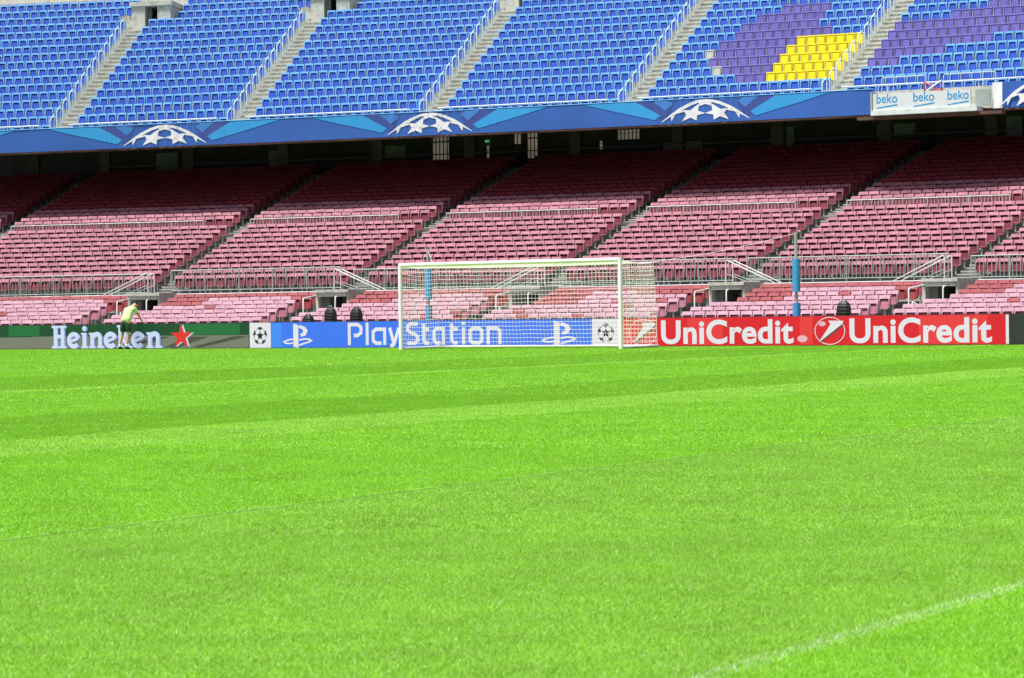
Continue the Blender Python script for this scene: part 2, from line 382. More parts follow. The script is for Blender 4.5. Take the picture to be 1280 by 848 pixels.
def mass(name, label, cat, sel):
    V = []; Fc = []; Mi = []; mats = []; base = 0
    kinds = sorted({SEATS[q][0] for q in sel})
    for k in kinds:
        mi = len(mats); mats += [M[k][0], M[k][1], M['bracket']]
        arr = [SEATS[q] for q in sel if SEATS[q][0] == k]
        pos = np.array([SP(a[6], a[7], a[8]) for a in arr]); ang = np.array([SROT(a[6]) for a in arr]) + RNG.uniform(-.02, .02, len(arr))
        tilt = RNG.uniform(-.01, .01, len(arr))
        ca, sa = np.cos(ang), np.sin(ang)
        for part, g in enumerate(GEO[KINDMAT[k]]):
            v = np.array(g.v)
            X = pos[:, None, 0] + ca[:, None] * v[None, :, 0] - sa[:, None] * v[None, :, 1]
            Y = pos[:, None, 1] + sa[:, None] * v[None, :, 0] + ca[:, None] * v[None, :, 1]
            Z = pos[:, None, 2] + v[None, :, 2] + tilt[:, None]
            V.append(np.stack([X, Y, Z], -1).reshape(-1, 3))
            for t in range(len(arr)):
                off = base + t * len(v)
                for f in g.f: Fc.append([off + q for q in f])
            Mi += [mi + part + q for q in g.m] * len(arr); base += len(v) * len(arr)
    V = np.concatenate(V)
    me = bpy.data.meshes.new(name); me.from_pydata(V.tolist(), [], Fc)
    for m in mats: me.materials.append(m)
    me.polygons.foreach_set('material_index', Mi); me.update()
    tag(link(name, me), label, cat, None, 'stuff')
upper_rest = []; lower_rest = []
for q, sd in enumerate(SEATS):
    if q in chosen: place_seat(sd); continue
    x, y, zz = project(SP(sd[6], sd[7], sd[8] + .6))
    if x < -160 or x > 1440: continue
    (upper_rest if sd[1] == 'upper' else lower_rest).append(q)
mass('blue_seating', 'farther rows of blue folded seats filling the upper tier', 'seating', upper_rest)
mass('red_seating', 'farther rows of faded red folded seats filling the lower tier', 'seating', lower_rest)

# ------------------------------------------------------------------ railings
SEC = {0: 'left of the leftmost steps', 1: 'right of the leftmost steps', 2: 'right of the second steps', 3: 'right of the third steps', 4: 'right of the fourth steps', 5: 'right of the fifth steps', 6: 'right of the sixth steps'}
def barrier(name, label, s0, s1, d, z0, z1, pitch, group, rpost=.028, rbar=.017, base=.0, mm='galv'):
    o = empty(name, label, 'railing', SP(s0, d, z0), 0, group); inv = Matrix.Translation(-Vector(o.location))
    def part(mb, nm):
        p = mb.build(nm, M[mm], o); p.matrix_parent_inverse = inv.copy()
    mb = MB(); tubeS(mb, arcpts(s0, s1, d, z1), .026); part(mb, 'top_rail')
    mb = MB(); tubeS(mb, arcpts(s0, s1, d, z0 + .10), .018); part(mb, 'bottom_rail')
    n = int((s1 - s0) / 1.3); L = s1 - s0
    for i in range(n + 1):
        s = s0 + L * i / n; mb = MB(); tubeS(mb, [(s, d, z0 - base), (s, d, z1)], rpost); part(mb, 'post')
    nb = min(95, int(L / pitch))
    for i in range(1, nb):
        s = s0 + L * i / nb; mb = MB(); tubeS(mb, [(s, d, z0 + .1), (s, d, z1)], rbar, 4); part(mb, 'baluster')
rise = {0: 0, 1: .0, 2: .12, 3: 0, 4: .10, 5: .10, 6: 0}
for b in range(1, 7):
    s0 = L_AISLE[b] + (.15 if b % 2 else .62); s1 = min(L_AISLE[b + 1] - (.25 if b % 2 else .42), 26)
    if b == 6: s1 = 23
    barrier('walkway_railing', f'grey baluster railing in front of the lower seats, section {SEC[b]}', s0, s1, -.05, 2.05 + rise[b] * .5, 2.93 + rise[b], .155, 'grey railings along the walkway')
for b in range(1, 7):
    d = mid_d(11) - .08
    s0 = l_aisle(b, d) + .5; s1 = l_aisle(b + 1, d) - 1.55
    if b == 0: s0 = -28
    if b == 6: s1 = 24
    barrier('cross_railing', f'short grey railing between red rows under the upper tier, section {SEC[b]}', s0, s1, d, 4.96, 5.52, .135, 'short grey railings between the red rows', rbar=.017, mm='galv_pale')
# long white pipe behind the front rows
for b in range(-1, 5):
    s0 = V_OPEN[b][1] + .25 if b >= 0 else -28
    s1 = V_OPEN[b + 1][0] - .25 if b + 1 < 5 else 24
    where = f'right of the {UST[b + 1]} tunnel mouth' if b >= 0 else 'left of the leftmost tunnel mouth'
    o = empty('pipe_rail', f'thin white pipe rail behind the front pink seats, {where}', 'handrail', SP(s0, -1.2, 1.2), 0, 'white pipe rails behind the front seats')
    inv = Matrix.Translation(-Vector(o.location))
    mb = MB(); tubeS(mb, arcpts(s0, s1, -1.2, 2.04), .024); p = mb.build('pipe', M['white_rail'], o); p.matrix_parent_inverse = inv
    for i in range(4):
        s = s0 + .05 + (s1 - s0 - .1) * i / 3; mb = MB(); tubeS(mb, [(s, -1.2, 1.2), (s, -1.2, 2.04)], .02); p = mb.build('post', M['white_rail'], o); p.matrix_parent_inverse = inv
def handrail(name, label, paths, m, r=.026, group=None, cat='handrail', loc=None):
    loc = loc or SP(*paths[0][0]); o = empty(name, label, cat, loc, 0, group); inv = Matrix.Translation(-Vector(o.location))
    for nm, pts in paths[1:] if isinstance(paths[0][0], (int, float)) else [('rail', p) for p in paths]:
        mb = MB(); tubeS(mb, pts, r); p = mb.build(nm, m, o, True); p.matrix_parent_inverse = inv.copy()
LL = [-15.4, -7.27, 1.03, 9.32, 17.87]; LR = [-14.62, -6.4, 1.86, 10.09, 18.67]
for q in range(5):
    nm = UST[q + 1]
    for s, df, zf, side in ((LL[q], -4.3, 1.74, 'left'), (LR[q], -3.0, 1.80, 'right')):
        o = empty('tunnel_handrail', f'white looped handrail on the {side} side of the {nm} tunnel mouth', 'handrail', SP(s, df, .8), 0, 'white looped handrails at the tunnel mouths')
        inv = Matrix.Translation(-Vector(o.location)); z_b = zf - .86 if side == 'left' else 1.1
        mb = MB(); tubeS(mb, [(s, df, z_b), (s, df, zf - .06), (s, df + .05, zf), (s, -1.45, 2.0), (s, -1.4, 1.95), (s, -1.4, 1.2)], .029, 8)
        p = mb.build('loop', M['white_rail'], o, True); p.matrix_parent_inverse = inv.copy()
        if side == 'left':
            mb = MB(); tubeS(mb, [(s + .0, -4.0, 1.12), (s + .0, -1.5, 1.3)], .022); p = mb.build('lower_bar', M['white_rail'], o); p.matrix_parent_inverse = inv.copy()
    if q in (0, 2, 4):
        s = LL[q] + .38
        mb = MB(); tubeS(mb, [(s, -4.9, .7), (s, -4.9, 1.22), (s, -4.86, 1.27), (s, -3.6, 1.0), (s, -3.55, .8)], .03, 8)
        o = mb.build('low_handrail', M['white_rail'], None, True); tag(o, f'short low white handrail in front of the {nm} tunnel mouth', 'handrail', 'short low handrails at the tunnel mouths')
# stair flights on the walkway
for k in range(2, 7):
    left = (k % 2 == 0)
    sa = L_AISLE[k] - .05 if left else L_AISLE[k] - .35
    run = -2.3 if left else 2.3
    o = empty('flight_handrail', f'pair of grey sloping handrails on the small stair, {UST[k - 1]} tunnel mouth below', 'handrail', SP(sa, -.5, 2), 0, 'grey sloping handrails above the tunnel mouths')
    inv = Matrix.Translation(-Vector(o.location))
    for dd in (-.25, -1.0):
        mb = MB(); tubeS(mb, [(sa, dd, 2.0), (sa, dd, 2.90), (sa + .04 * (1 if run > 0 else -1), dd, 2.95), (sa + run * .8, dd, 2.12), (sa + run, dd, 1.86)], .025, 8)
        p = mb.build('rail', M['galv_pale'], o, True); p.matrix_parent_inverse = inv.copy()
    for dd in (-.25, -1.0):
        mb = MB(); tubeS(mb, [(sa, dd, 2.45), (sa + run * .95, dd, 1.62)], .014, 6)
        p = mb.build('mid_rail', M['galv'], o, True); p.matrix_parent_inverse = inv.copy()
    for i in range(4):
        mb = MB(); a = sa + run * i / 5; b = sa + run * (i + 1) / 5; sbox(mb, min(a, b), max(a, b), -1.05, -.34, 1.3, 1.9 - .15 * i)
        p = mb.build('tread', M['concrete'], o); p.matrix_parent_inverse = inv.copy()
# upper tier: front pipes and hoops beside the stairs
for b in range(0, 6):
    s0 = U_AISLE[b] + .5; s1 = U_AISLE[b + 1] - .75
    if b == 0: s0 = -29
    if b == 6: s1 = 25
    where = {0: 'left of the leftmost upper stairs'}.get(b, f'right of the {UST.get(b)} upper stairs')
    o = empty('front_rail', f'white pipe rail on the banner edge, {where}', 'railing', SP(s0, 10.3, 10.05), 0, 'white pipe rails above the banner')
    inv = Matrix.Translation(-Vector(o.location))
    mb = MB(); tubeS(mb, arcpts(s0, s1, 10.32, 10.32), .028); p = mb.build('pipe', M['white_rail'], o); p.matrix_parent_inverse = inv
    for i in range(5):
        s = s0 + .05 + (s1 - s0 - .1) * i / 4; mb = MB(); tubeS(mb, [(s, 10.32, 10.04), (s, 10.32, 10.32)], .02); p = mb.build('post', M['white_rail'], o); p.matrix_parent_inverse = inv.copy()
for b, (s0, s1) in enumerate([(11.7, 13.4), (14.1, 16.1)]):
    o = empty('tall_rail', f'taller pale blue rail above the white sign box, {"left" if b == 0 else "right"} of the ribbon cross', 'railing', SP(s0, 10.5, 9.9), 0, 'taller rails above the white box')
    inv = Matrix.Translation(-Vector(o.location))
    mb = MB(); tubeS(mb, [(s0, 10.45, 10.0), (s0, 10.45, 10.58)] + arcpts(s0 + .04, s1 - .04, 10.45, 10.63) + [(s1, 10.45, 10.58), (s1, 10.45, 10.0)], .024); p = mb.build('frame', M['blue_rail'], o); p.matrix_parent_inverse = inv
    sm = s0 + .45 if b == 0 else s1 - .5
    mb = MB(); tubeS(mb, [(sm, 10.45, 10.0), (sm, 10.45, 10.62)], .022); p = mb.build('post', M['blue_rail'], o); p.matrix_parent_inverse = inv.copy()
for k in range(1, 7):
    for r in range(0, 13 if k < 5 else 11):
        s = U_AISLE[k] - .42; d = up_d(r); z = up_z(r)
        mb = MB(); tubeS(mb, [(s, d + .10, z - .1), (s, d + .10, z + .90), (s, d + .15, z + .98), (s, d + .66, z + 1.24), (s, d + .72, z + 1.18), (s, d + .72, z)], .026, 6)
        # the post nearer the pitch and the one behind it
        x, y, zz = project(SP(s, d, z + .8))
        if not (-20 < x < 1300 and y > -12): continue
        o = mb.build('handrail_hoop', M['blue_rail'], None, True)
        tag(o, f'pale steel handrail hoop beside the {UST[k]} upper stairs, {ORD[r + 1]} up from the banner', 'handrail', 'handrail hoops beside the upper stairs')

# ------------------------------------------------------------------ flat lettering helpers
def ribbon(mb, pts, w, fn, closed=False, mi=0, lift=0.0):
    P = [Vector((p[0], p[1])) for p in pts]; n = len(P); L = []; Rr = []
    for i in range(n):
        a = P[(i - 1) % n] if (closed or i > 0) else None; b = P[(i + 1) % n] if (closed or i < n - 1) else None
        d1 = (P[i] - a).normalized() if a is not None else (b - P[i]).normalized()
        d2 = (b - P[i]).normalized() if b is not None else d1
        n1 = Vector((-d1.y, d1.x)); n2 = Vector((-d2.y, d2.x)); m = (n1 + n2)
        m = m.normalized() if m.length > 1e-6 else n1
        k = w / 2 / max(.45, m.dot(n1)); L.append(P[i] + m * k); Rr.append(P[i] - m * k)
    rng = range(n) if closed else range(n - 1)
    for i in rng:
        j = (i + 1) % n; mb.face([fn(L[i].x, L[i].y, lift), fn(Rr[i].x, Rr[i].y, lift), fn(Rr[j].x, Rr[j].y, lift), fn(L[j].x, L[j].y, lift)], mi)
def arc(cx, cy, rx, ry, a0, a1, n=20): return [(cx + rx * math.cos(math.radians(a0 + (a1 - a0) * i / n)), cy + ry * math.sin(math.radians(a0 + (a1 - a0) * i / n))) for i in range(n + 1)]
def rect(mb, x0, x1, y0, y1, fn, lift=0, mi=0): mb.face([fn(x0, y0, lift), fn(x1, y0, lift), fn(x1, y1, lift), fn(x0, y1, lift)], mi)
def text_into(mb, body, x0, x1, y0, y1, fn, bold=0.0, mi=0, lift=0.0, shear=0.0):
    cu = bpy.data.curves.new('lettering', 'FONT'); cu.body = body; cu.offset = bold; cu.resolution_u = 6; cu.space_character = 1.0 + bold * 1.5; cu.fill_mode = 'FRONT'
    o = bpy.data.objects.new('lettering', cu); COL.objects.link(o); bpy.context.view_layer.update()
    me = bpy.data.meshes.new_from_object(o.evaluated_get(bpy.context.evaluated_depsgraph_get()))
    vs = [(v.co.x, v.co.y) for v in me.vertices]
    xa = min(v[0] for v in vs); xb = max(v[0] for v in vs); ya = min(v[1] for v in vs); yb = max(v[1] for v in vs)
    i = len(mb.v)
    for x, y in vs:
        mb.v.append(fn(x0 + (x - xa) / (xb - xa) * (x1 - x0), y0 + (y - ya) / (yb - ya) * (y1 - y0), lift))
    for p in me.polygons: mb.f.append(tuple(i + q for q in p.vertices)); mb.m.append(mi)
    bpy.data.objects.remove(o); bpy.data.meshes.remove(me); bpy.data.curves.remove(cu)

# ------------------------------------------------------------------ banner on the upper tier
BAN_B, BAN_T = 9.09, 10.13
def fold(s, z): return .006 * math.sin(s * 2.1 + 1.5 * z) * math.sin(s * .7) + .012 * math.sin(s * 6.5 + 3.2 * z * math.sin(s * .9)) * math.sin(s * .275 + .3) ** 4
def bn(s, z, lift=0.0): return SP(s, 9.95 - lift + fold(s, z), z)
M['ban'] = mat('banner_royal_blue', (.028, .108, .41), .55, .10, .6)
M['ban_c'] = mat('banner_cyan', (.03, .29, .64), .5, .04, 2)
M['ban_m'] = mat('banner_mid_blue', (.045, .19, .53), .5, .04, 2)
M['ban_n'] = mat('banner_violet_navy', (.042, .07, .29), .5, .04, 2)
M['ban_w'] = mat('banner_white', (.70, .72, .75), .5, .03, 2)
def cloth(s0, s1, nm, m, parent, lift=0.0, z0=BAN_B, z1=BAN_T):
    mb = MB(); n = max(2, int((s1 - s0) / .07)); k = 8
    for i in range(n + 1):
        for j in range(k + 1): mb.v.append(bn(s0 + (s1 - s0) * i / n, z0 + (z1 - z0) * j / k, lift))
    for i in range(n):
        for j in range(k): a = i * (k + 1) + j; mb.f.append((a, a + k + 1, a + k + 2, a + 1)); mb.m.append(0)
    o = mb.build(nm, m, parent, True); return o
UNIT = .0059 / 1.1
DOME = []
def dome_shapes():
    P = []
    outer = [(-335, 0), (-262, 52), (-195, 95), (-120, 128), (-55, 146), (0, 151), (55, 146), (120, 128), (195, 95), (262, 52), (335, 0)]
    inner = [(-332, -3), (-236, 48), (-172, 80), (-108, 110), (-52, 127), (0, 130), (52, 127), (108, 110), (172, 80), (236, 48), (332, -3)]
    for a, b, c, d in zip(outer[:-1], outer[1:], inner[1:], inner[:-1]): P.append([d, c, b, a])
    P.append([(-58, 140), (-40, 112), (-62, 96), (0, 116), (62, 96), (40, 112), (58, 140)])
    for sg in (-1, 1):
        t = [(-168, 80), (-116, 74), (-46, 120), (-54, 68), (0, 50), (-62, 36), (-66, -2), (-112, 22), (-178, -3), (-144, 44)]
        P.append([(x * -sg, y) for x, y in t])
        w = [(-300, 22), (-262, 34), (-258, 2), (-222, 58), (-150, 70), (-205, 82), (-222, 76)]
        P.append([(x * -sg, y) for x, y in w])
    return P
def ban_art(cs, parent, smin, smax):
    def clip(pts, axis_s, keep_less):
        out = []
        for p, q in zip(pts, pts[1:] + pts[:1]):
            pi = (p[0] <= axis_s) == keep_less or p[0] == axis_s; qi = (q[0] <= axis_s) == keep_less or q[0] == axis_s
            if pi: out.append(p)
            if pi != qi:
                t = (axis_s - p[0]) / (q[0] - p[0]); out.append((axis_s, p[1] + t * (q[1] - p[1])))
        return out
    def sub(poly, m, nm, lift, mb):
        pts = [(max(smin, min(smax, cs + x * UNIT)), min(9.2 + y * .0059, BAN_T - .01)) for x, y in poly]
        lo = min(p[0] for p in pts); hi = max(p[0] for p in pts); k = max(1, int((hi - lo) / .10))
        for i in range(k):
            q = clip(clip(pts, lo + (hi - lo) * i / k, False), lo + (hi - lo) * (i + 1) / k, True)
            if len(q) >= 3: mb.face([bn(x_, z_, lift) for x_, z_ in q])
    for col, polys, lift, nm in (('ban_n', [[(230, 152), (272, 60), (330, 20), (530, 152)]], .008, 'dark_ray'), ('ban_c', [[(342, 48), (530, 152), (930, 152), (732, 100), (382, 15)]], .011, 'cyan_ray'), ('ban_m', [[(245, 128), (285, 152), (400, 152), (305, 78)]], .013, 'blue_ray')):
        for sg in (1, -1):
            mb = MB()
            for p in polys:
                q = [(x * sg, y) for x, y in p]
                if cs + max(x for x, _ in q) * UNIT < smin + .1 or cs + min(x for x, _ in q) * UNIT > smax - .1: continue
                sub(q, col, nm, lift, mb)
            if mb.f: mb.build(nm, M[col], parent)
    mb = MB()
    for i, p in enumerate(dome_shapes()):
        pts = [(cs + x * UNIT, 9.2 + y * .0059) for x, y in p]
        if max(s for s, _ in pts) > smax or min(s for s, _ in pts) < smin: continue
        cx = sum(s for s, _ in pts) / len(pts); cz = sum(z for _, z in pts) / len(pts)
        for a, b in zip(pts, pts[1:] + pts[:1]):
            tri = [(cx, cz), a, b]; lo = min(q[0] for q in tri); hi = max(q[0] for q in tri); k = max(1, int((hi - lo) / .10))
            for t in range(k):
                q = clip(clip(tri, lo + (hi - lo) * t / k, False), lo + (hi - lo) * (t + 1) / k, True)
                if len(q) >= 3: mb.face([bn(x_, z_, .014 + .0007 * (i % 7)) for x_, z_ in q])
    if mb.f: mb.build('star_ball', M['ban_w'], parent)
ban = cloth(-33, 11.5, 'tier_banner', M['ban'], None)
tag(ban, 'long royal blue banner with white star balls hung along the upper tier', 'banner')
for cs in (-29.6, -18.12, -6.73, 4.78): ban_art(cs, ban, -32.9, 11.45)
mb = MB(); tubeS(mb, arcpts(-33, 11.5, 9.95, BAN_T + .012, 1), .02); mb.build('hem', M['ban_c'], ban)
ban2 = cloth(16.12, 26, 'tier_banner', M['ban'], None)
tag(ban2, 'blue star ball banner with a white end strip, right of the white sign box', 'banner')
o = cloth(16.12, 16.5, 'white_strip', M['ban_w'], ban2, .03)
mb = MB()
for i, p in enumerate(dome_shapes()):
    pts = [(17.78 + x * UNIT * .78, 9.12 + (y + 6) * .0062) for x, y in p]
    cx = sum(s for s, _ in pts) / len(pts); cz = sum(z for _, z in pts) / len(pts)
    for a, b in zip(pts, pts[1:] + pts[:1]): mb.face([SP(cx, 9.90 - .002 * (i % 7), cz)] + [SP(s, 9.90 - .002 * (i % 7), z) for s, z in (a, b)])
mb.build('star_ball', M['ban_w'], ban2)

# ------------------------------------------------------------------ white sign box
sb = empty('sign_box', 'white sign box with three blue words jutting out between the two banners', 'sign', SP(13.8, 9.5, 8.9))
SI = Matrix.Translation(-Vector(sb.location))
def spart(mb, nm, m):
    o = mb.build(nm, m, sb); o.matrix_parent_inverse = SI.copy(); return o
M['pale_panel'] = mat('pale_painted_panel', (.60, .66, .66), .5, .06, 2, (.35, .36, .34), 3, .4)
M['sign_white'] = mat('sign_white', (.58, .62, .64), .4, .02, 2)
M['sign_blue'] = mat('sign_blue', (.02, .27, .55), .4)
mb = MB(); sbox(mb, 11.72, 15.5, 9.25, 9.35, 9.18, 9.86, n=3); spart(mb, 'panel', M['sign_white'])
mb = MB(); sbox(mb, 11.64, 15.75, 9.18, 10.24, 8.98, 9.175, n=3); spart(mb, 'ledge', M['pale_panel'])
mb = MB(); sbox(mb, 11.56, 11.63, 9.4, 10.24, 9.2, 9.95); spart(mb, 'side_panel', M['galv'])
mb = MB(); sbox(mb, 15.52, 16.08, 9.75, 9.83, 9.2, 9.86); spart(mb, 'side_panel', M['galv'])
mb = MB(); sbox(mb, 11.0, 16.6, 9.5, 10.0, 8.84, 8.965, n=4); spart(mb, 'support_beam', M['beam'])
def sg(x, y, l=0): return SP(11.72 + 3.78 * x, 9.245 - l, 9.18 + .68 * y)
for x0, x1 in ((.035, .25), (.415, .63), (.765, .98)):
    mb = MB(); text_into(mb, 'beko', x0, x1, .42, .98, sg, .012); spart(mb, 'lettering', M['sign_blue'])
    mb = MB(); ribbon(mb, [(x0 + .005, .12), (x1 - .005, .30)], .05, lambda x, y, l: sg(x, y, l)); 
    mb = MB(); mb.face([sg(x0, .10), sg(x1, .25), sg(x1, .34), sg(x0, .17)]); spart(mb, 'underline', M['sign_blue'])
M['tape_r'] = mat('red_tape', (.45, .03, .05), .5); M['tape_w'] = mat('white_tape', (.6, .62, .7), .5)
o = empty('ribbon_cross', 'red and white tape tied in a cross between the two taller rails', 'tape', SP(13.6, 10.2, 9.9)); inv = Matrix.Translation(-Vector(o.location))
for pts, m in (([(13.42, 10.2, 10.34), (14.12, 10.2, 9.9)], 'tape_r'), ([(13.5, 10.17, 9.95), (14.1, 10.17, 10.36)], 'tape_w'), ([(13.42, 10.19, 10.36), (13.45, 10.19, 9.86)], 'tape_r'), ([(14.08, 10.19, 10.36), (14.1, 10.19, 9.95)], 'tape_r'), ([(13.46, 10.18, 9.88), (14.1, 10.18, 9.98)], 'tape_r')):
    mb = MB(); tubeS(mb, pts, .03, 5); p = mb.build('tape', M[m], o); p.matrix_parent_inverse = inv.copy()

# ------------------------------------------------------------------ perimeter advertising boards
PXX = [-60, 65, 205, 213, 243, 312, 338, 340, 354, 391, 435, 500, 627, 677, 720, 740, 776, 786, 822, 826.5, 992, 1018, 1057, 1062, 1240, 1260, 1263, 1340]
PXV = [-25.679, -20.947, -15.957, -15.681, -14.655, -12.345, -11.492, -11.427, -10.972, -9.783, -8.392, -6.385, -2.614, -1.182, .028, .583, 1.572, 1.844, 2.815, 2.936, 7.225, 7.875, 8.837, 8.96, 13.176, 13.633, 13.701, 15.429]
def bx(p): return float(np.interp(p, PXX, PXV))
H = BOARD_H
M['led_green'] = led('led_dark_green', (.012, .075, .03), .5); M['led_green2'] = led('led_mid_green', (.02, .16, .05), .5)
M['led_grey'] = led('led_grey', (.20, .20, .165), .5); M['led_dgrey'] = led('led_shadow_grey', (.075, .085, .07), .5)
M['led_ice'] = led('led_ice_white', (.58, .65, .95), .55); M['led_ice2'] = led('led_lilac_edge', (.30, .36, .72), .5)
M['led_white'] = led('led_white', (.78, .74, .85), .5); M['led_blue'] = led('led_blue', (.05, .18, .88), .55); M['led_blue2'] = led('led_azure', (.06, .25, .90), .55)
M['led_red'] = led('led_red', (.72, .018, .032), .5); M['led_red2'] = led('led_bright_red', (.80, .05, .055), .5); M['led_ink'] = led('led_ink', (.02, .022, .03), .2)
M['led_pinkish'] = led('led_pale_pink', (.80, .45, .55), .5); M['led_star'] = led('led_star_red', (.75, .035, .03), .5)
BI = {}
def board(x0, x1, m, label):
    o = empty('advertising_board', label, 'advertising board', (x0, BOARD_Y + .1, 0), 0, 'advertising boards behind the goal'); inv = Matrix.Translation(-Vector(o.location))
    mb = MB(); mb.box(x0 + .004, x1 - .004, BOARD_Y + .012, BOARD_Y + .2, 0, H + .012); p = mb.build('casing', M['rubber'], o); p.matrix_parent_inverse = inv
    mb = MB(); mb.box(x0 + .004, x1 - .004, BOARD_Y, BOARD_Y + .010, .015, H); p = mb.build('screen', m, o); p.matrix_parent_inverse = inv.copy()
    n = int((x1 - x0) / 1.3)
    def add(mb, nm, mm):
        p = mb.build(nm, mm, o); p.matrix_parent_inverse = inv.copy(); return p
    return o, add
def bp(x, z, l=0.0): return (x, BOARD_Y - .004 - l, z)
# star balls as printed on the small white panels
def star_ball(mb, cx, cz, r, fn):
    up = Vector((0, 0, 1)); vs = [up]
    for i in range(5):
        a = 2 * PI * i / 5 + PI / 2; t = math.radians(63.43); vs.append(Vector((math.sin(t) * math.cos(a), math.sin(t) * math.sin(a), math.cos(t))))
    for vi, c in enumerate(vs):
        nb = [w for w in vs if w is not c and abs(w.dot(c) - .447) < .02]
        ref = (nb[0] - c * nb[0].dot(c)).normalized(); ref2 = c.cross(ref); pts = []
        for k in range(10):
            ang = math.radians(31.5 if k % 2 == 0 else 14.5); th = 2 * PI * k / 10
            d = ref * math.cos(th) + ref2 * math.sin(th); q = c * math.cos(ang) + d * math.sin(ang)
            if q.z < 0: q = Vector((q.x, q.y, 0)).normalized()
            pts.append((cx + q.x * r * .62 / .62, cz + q.y * r))
        mx = sum(p[0] for p in pts) / 10; mz = sum(p[1] for p in pts) / 10
        for a, b in zip(pts, pts[1:] + pts[:1]): mb.face([fn(mx, mz, .001 * vi), fn(*a, .001 * vi), fn(*b, .001 * vi)])
# green board
o, add = board(bx(-60), bx(312), M['led_green'], 'green and grey screen with large pale brewery lettering and a red star')
mb = MB(); rect(mb, bx(-58), bx(40), .02, .42, bp, .001); rect(mb, bx(40), bx(311), .02, .44, bp, .001); add(mb, 'grey_ground', M['led_grey'])
for a_, b_ in ((225, 300), (12, 50)):
    mb = MB(); rect(mb, bx(a_), bx(b_), .46, .82, bp, .001); add(mb, 'green_glow', M['led_green2'])
mb = MB()
for a, b, c, d in ((206, 236, 262, 222), (240, 292, 312, 250), (150, 196, 214, 160)):
    mb.face([bp(bx(a), .06, .002), bp(bx(d), .03, .002), bp(bx(c), .40, .002), bp(bx(b), .40, .002)])
add(mb, 'painted_shadow', M['led_dgrey'])
HX0 = bx(65); lift = [.004]
def glyphs(fnname, mb, ox, oy, base_lift):
    L = [base_lift]
    def f(x, y, l): return bp(HX0 + x + ox, .03 + y + oy, l)
    def R(x0, x1, y0, y1): rect(mb, x0, x1, y0, y1, f, L[0]); L[0] += .0012
    def B(pts, w): ribbon(mb, pts, w, f, lift=L[0]); L[0] += .0012
    def stem(x, w, y0, y1, s=.08, top=True):
        R(x, x + w, y0, y1); R(x - s, x + w + s, y0, y0 + .075)
        if top: R(x - s, x + w * .6, y1 - .075, y1)
    # H
    R(.10, .27, 0, .78); R(.42, .59, 0, .78); R(.02, .33, 0, .085); R(.36, .67, 0, .085); R(.02, .33, .70, .785); R(.36, .67, .70, .785); R(.27, .42, .35, .47)
    def e(x):
        B(arc(x + .32, .275, .22, .21, 18, 318, 22), .155); B([(x + .17, .235), (x + .52, .345)], .095)
    def n(x):
        stem(x + .06, .16, 0, .53, .06); B([(x + .20, .40), (x + .28, .47), (x + .38, .485), (x + .46, .44), (x + .49, .36), (x + .49, 0)], .155); R(x + .37, x + .66, 0, .075)
    e(.70)
    stem(1.42, .17, 0, .53, .06); B(arc(1.51, .675, .045, .04, 0, 360, 14), .10)
    n(1.72); e(2.36)
    stem(3.04, .16, 0, .78, .06); B([(3.17, .25), (3.42, .50)], .12); B([(3.22, .32), (3.48, .04)], .15); R(3.36, 3.64, 0, .075); R(3.30, 3.56, .46, .53)
    e(3.58); n(4.28)
mb = MB(); glyphs('h', mb, .035, -.012, .003); add(mb, 'lettering_edge', M['led_ice2'])
mb = MB(); glyphs('h', mb, 0, 0, .024); add(mb, 'lettering', M['led_ice'])
def star_poly(cx, cz, rx, rz): return [(cx + (rx if k % 2 == 0 else rx * .39) * math.sin(2 * PI * k / 10), cz + (rz if k % 2 == 0 else rz * .39) * math.cos(2 * PI * k / 10)) for k in range(10)]
for nm, dx, dz, mm, l in (('star_edge', .07, -.005, 'led_ice', .003), ('star', 0, 0, 'led_star', .006)):
    mb = MB(); p = star_poly(bx(227) + dx, .405 + dz, .49, .43)
    for a, b in zip(p, p[1:] + p[:1]): mb.face([bp(bx(227) + dx, .405 + dz, l), bp(*a, l), bp(*b, l)])
    add(mb, nm, M[mm])
# small white panels with a black star ball
for x0, x1, where in ((312, 338.5, 'between the green and the blue board'), (740, 775, 'behind the right goalpost')):
    o, add = board(bx(x0), bx(x1), M['led_white'], f'small white screen with a black star ball, {where}')
    mb = MB(); star_ball(mb, (bx(x0) + bx(x1)) / 2, .41, .29, bp); add(mb, 'star_ball', M['led_ink'])
# blue board
o, add = board(bx(338.5), bx(740), M['led_blue'], 'blue screen with white game console lettering between two emblems')
mb = MB(); rect(mb, bx(339.5), bx(352), .03, H - .015, bp, .001); rect(mb, bx(339.5), bx(346), .03, H - .015, bp, .002); add(mb, 'lighter_end', M['led_blue2'])
def emblem(px0, px1):
    x0 = bx(px0); w = bx(px1) - x0
    f = lambda u, v, l=0: bp(x0 + u * w, .03 + v * .77, l)
    mb = MB()
    mb.face([f(.37, .02, .003), f(.53, .09 - .13, .003), f(.53, .88, .003), f(.53, .93, .003), f(.37, 1.0, .003)])
    ribbon(mb, [(.55, .88), (.70, .80), (.755, .68), (.70, .53), (.60, .50)], .13, f, lift=.004)
    ribbon(mb, [(.36, .345), (.20, .30), (.08, .235), (.12, .175), (.24, .155), (.36, .18)], .065, f, lift=.005)
    ribbon(mb, [(.55, .30), (.72, .345), (.86, .33), (.93, .27), (.86, .215), (.70, .15), (.55, .08)], .07, f, lift=.006)
    add(mb, 'emblem', M['led_white'])
emblem(352, 392); emblem(675, 722)
mb = MB()
def pl(px0, px1, strokes, w=.115):
    x0 = bx(px0) + w / 2; ww = bx(px1) - bx(px0) - w
    for k, s_ in enumerate(strokes): ribbon(mb, [(x0 + u * ww, .085 + w / 2 + v * (.715 - w)) for u, v in s_], w, bp, lift=.003 + .0015 * k)
XH = .74
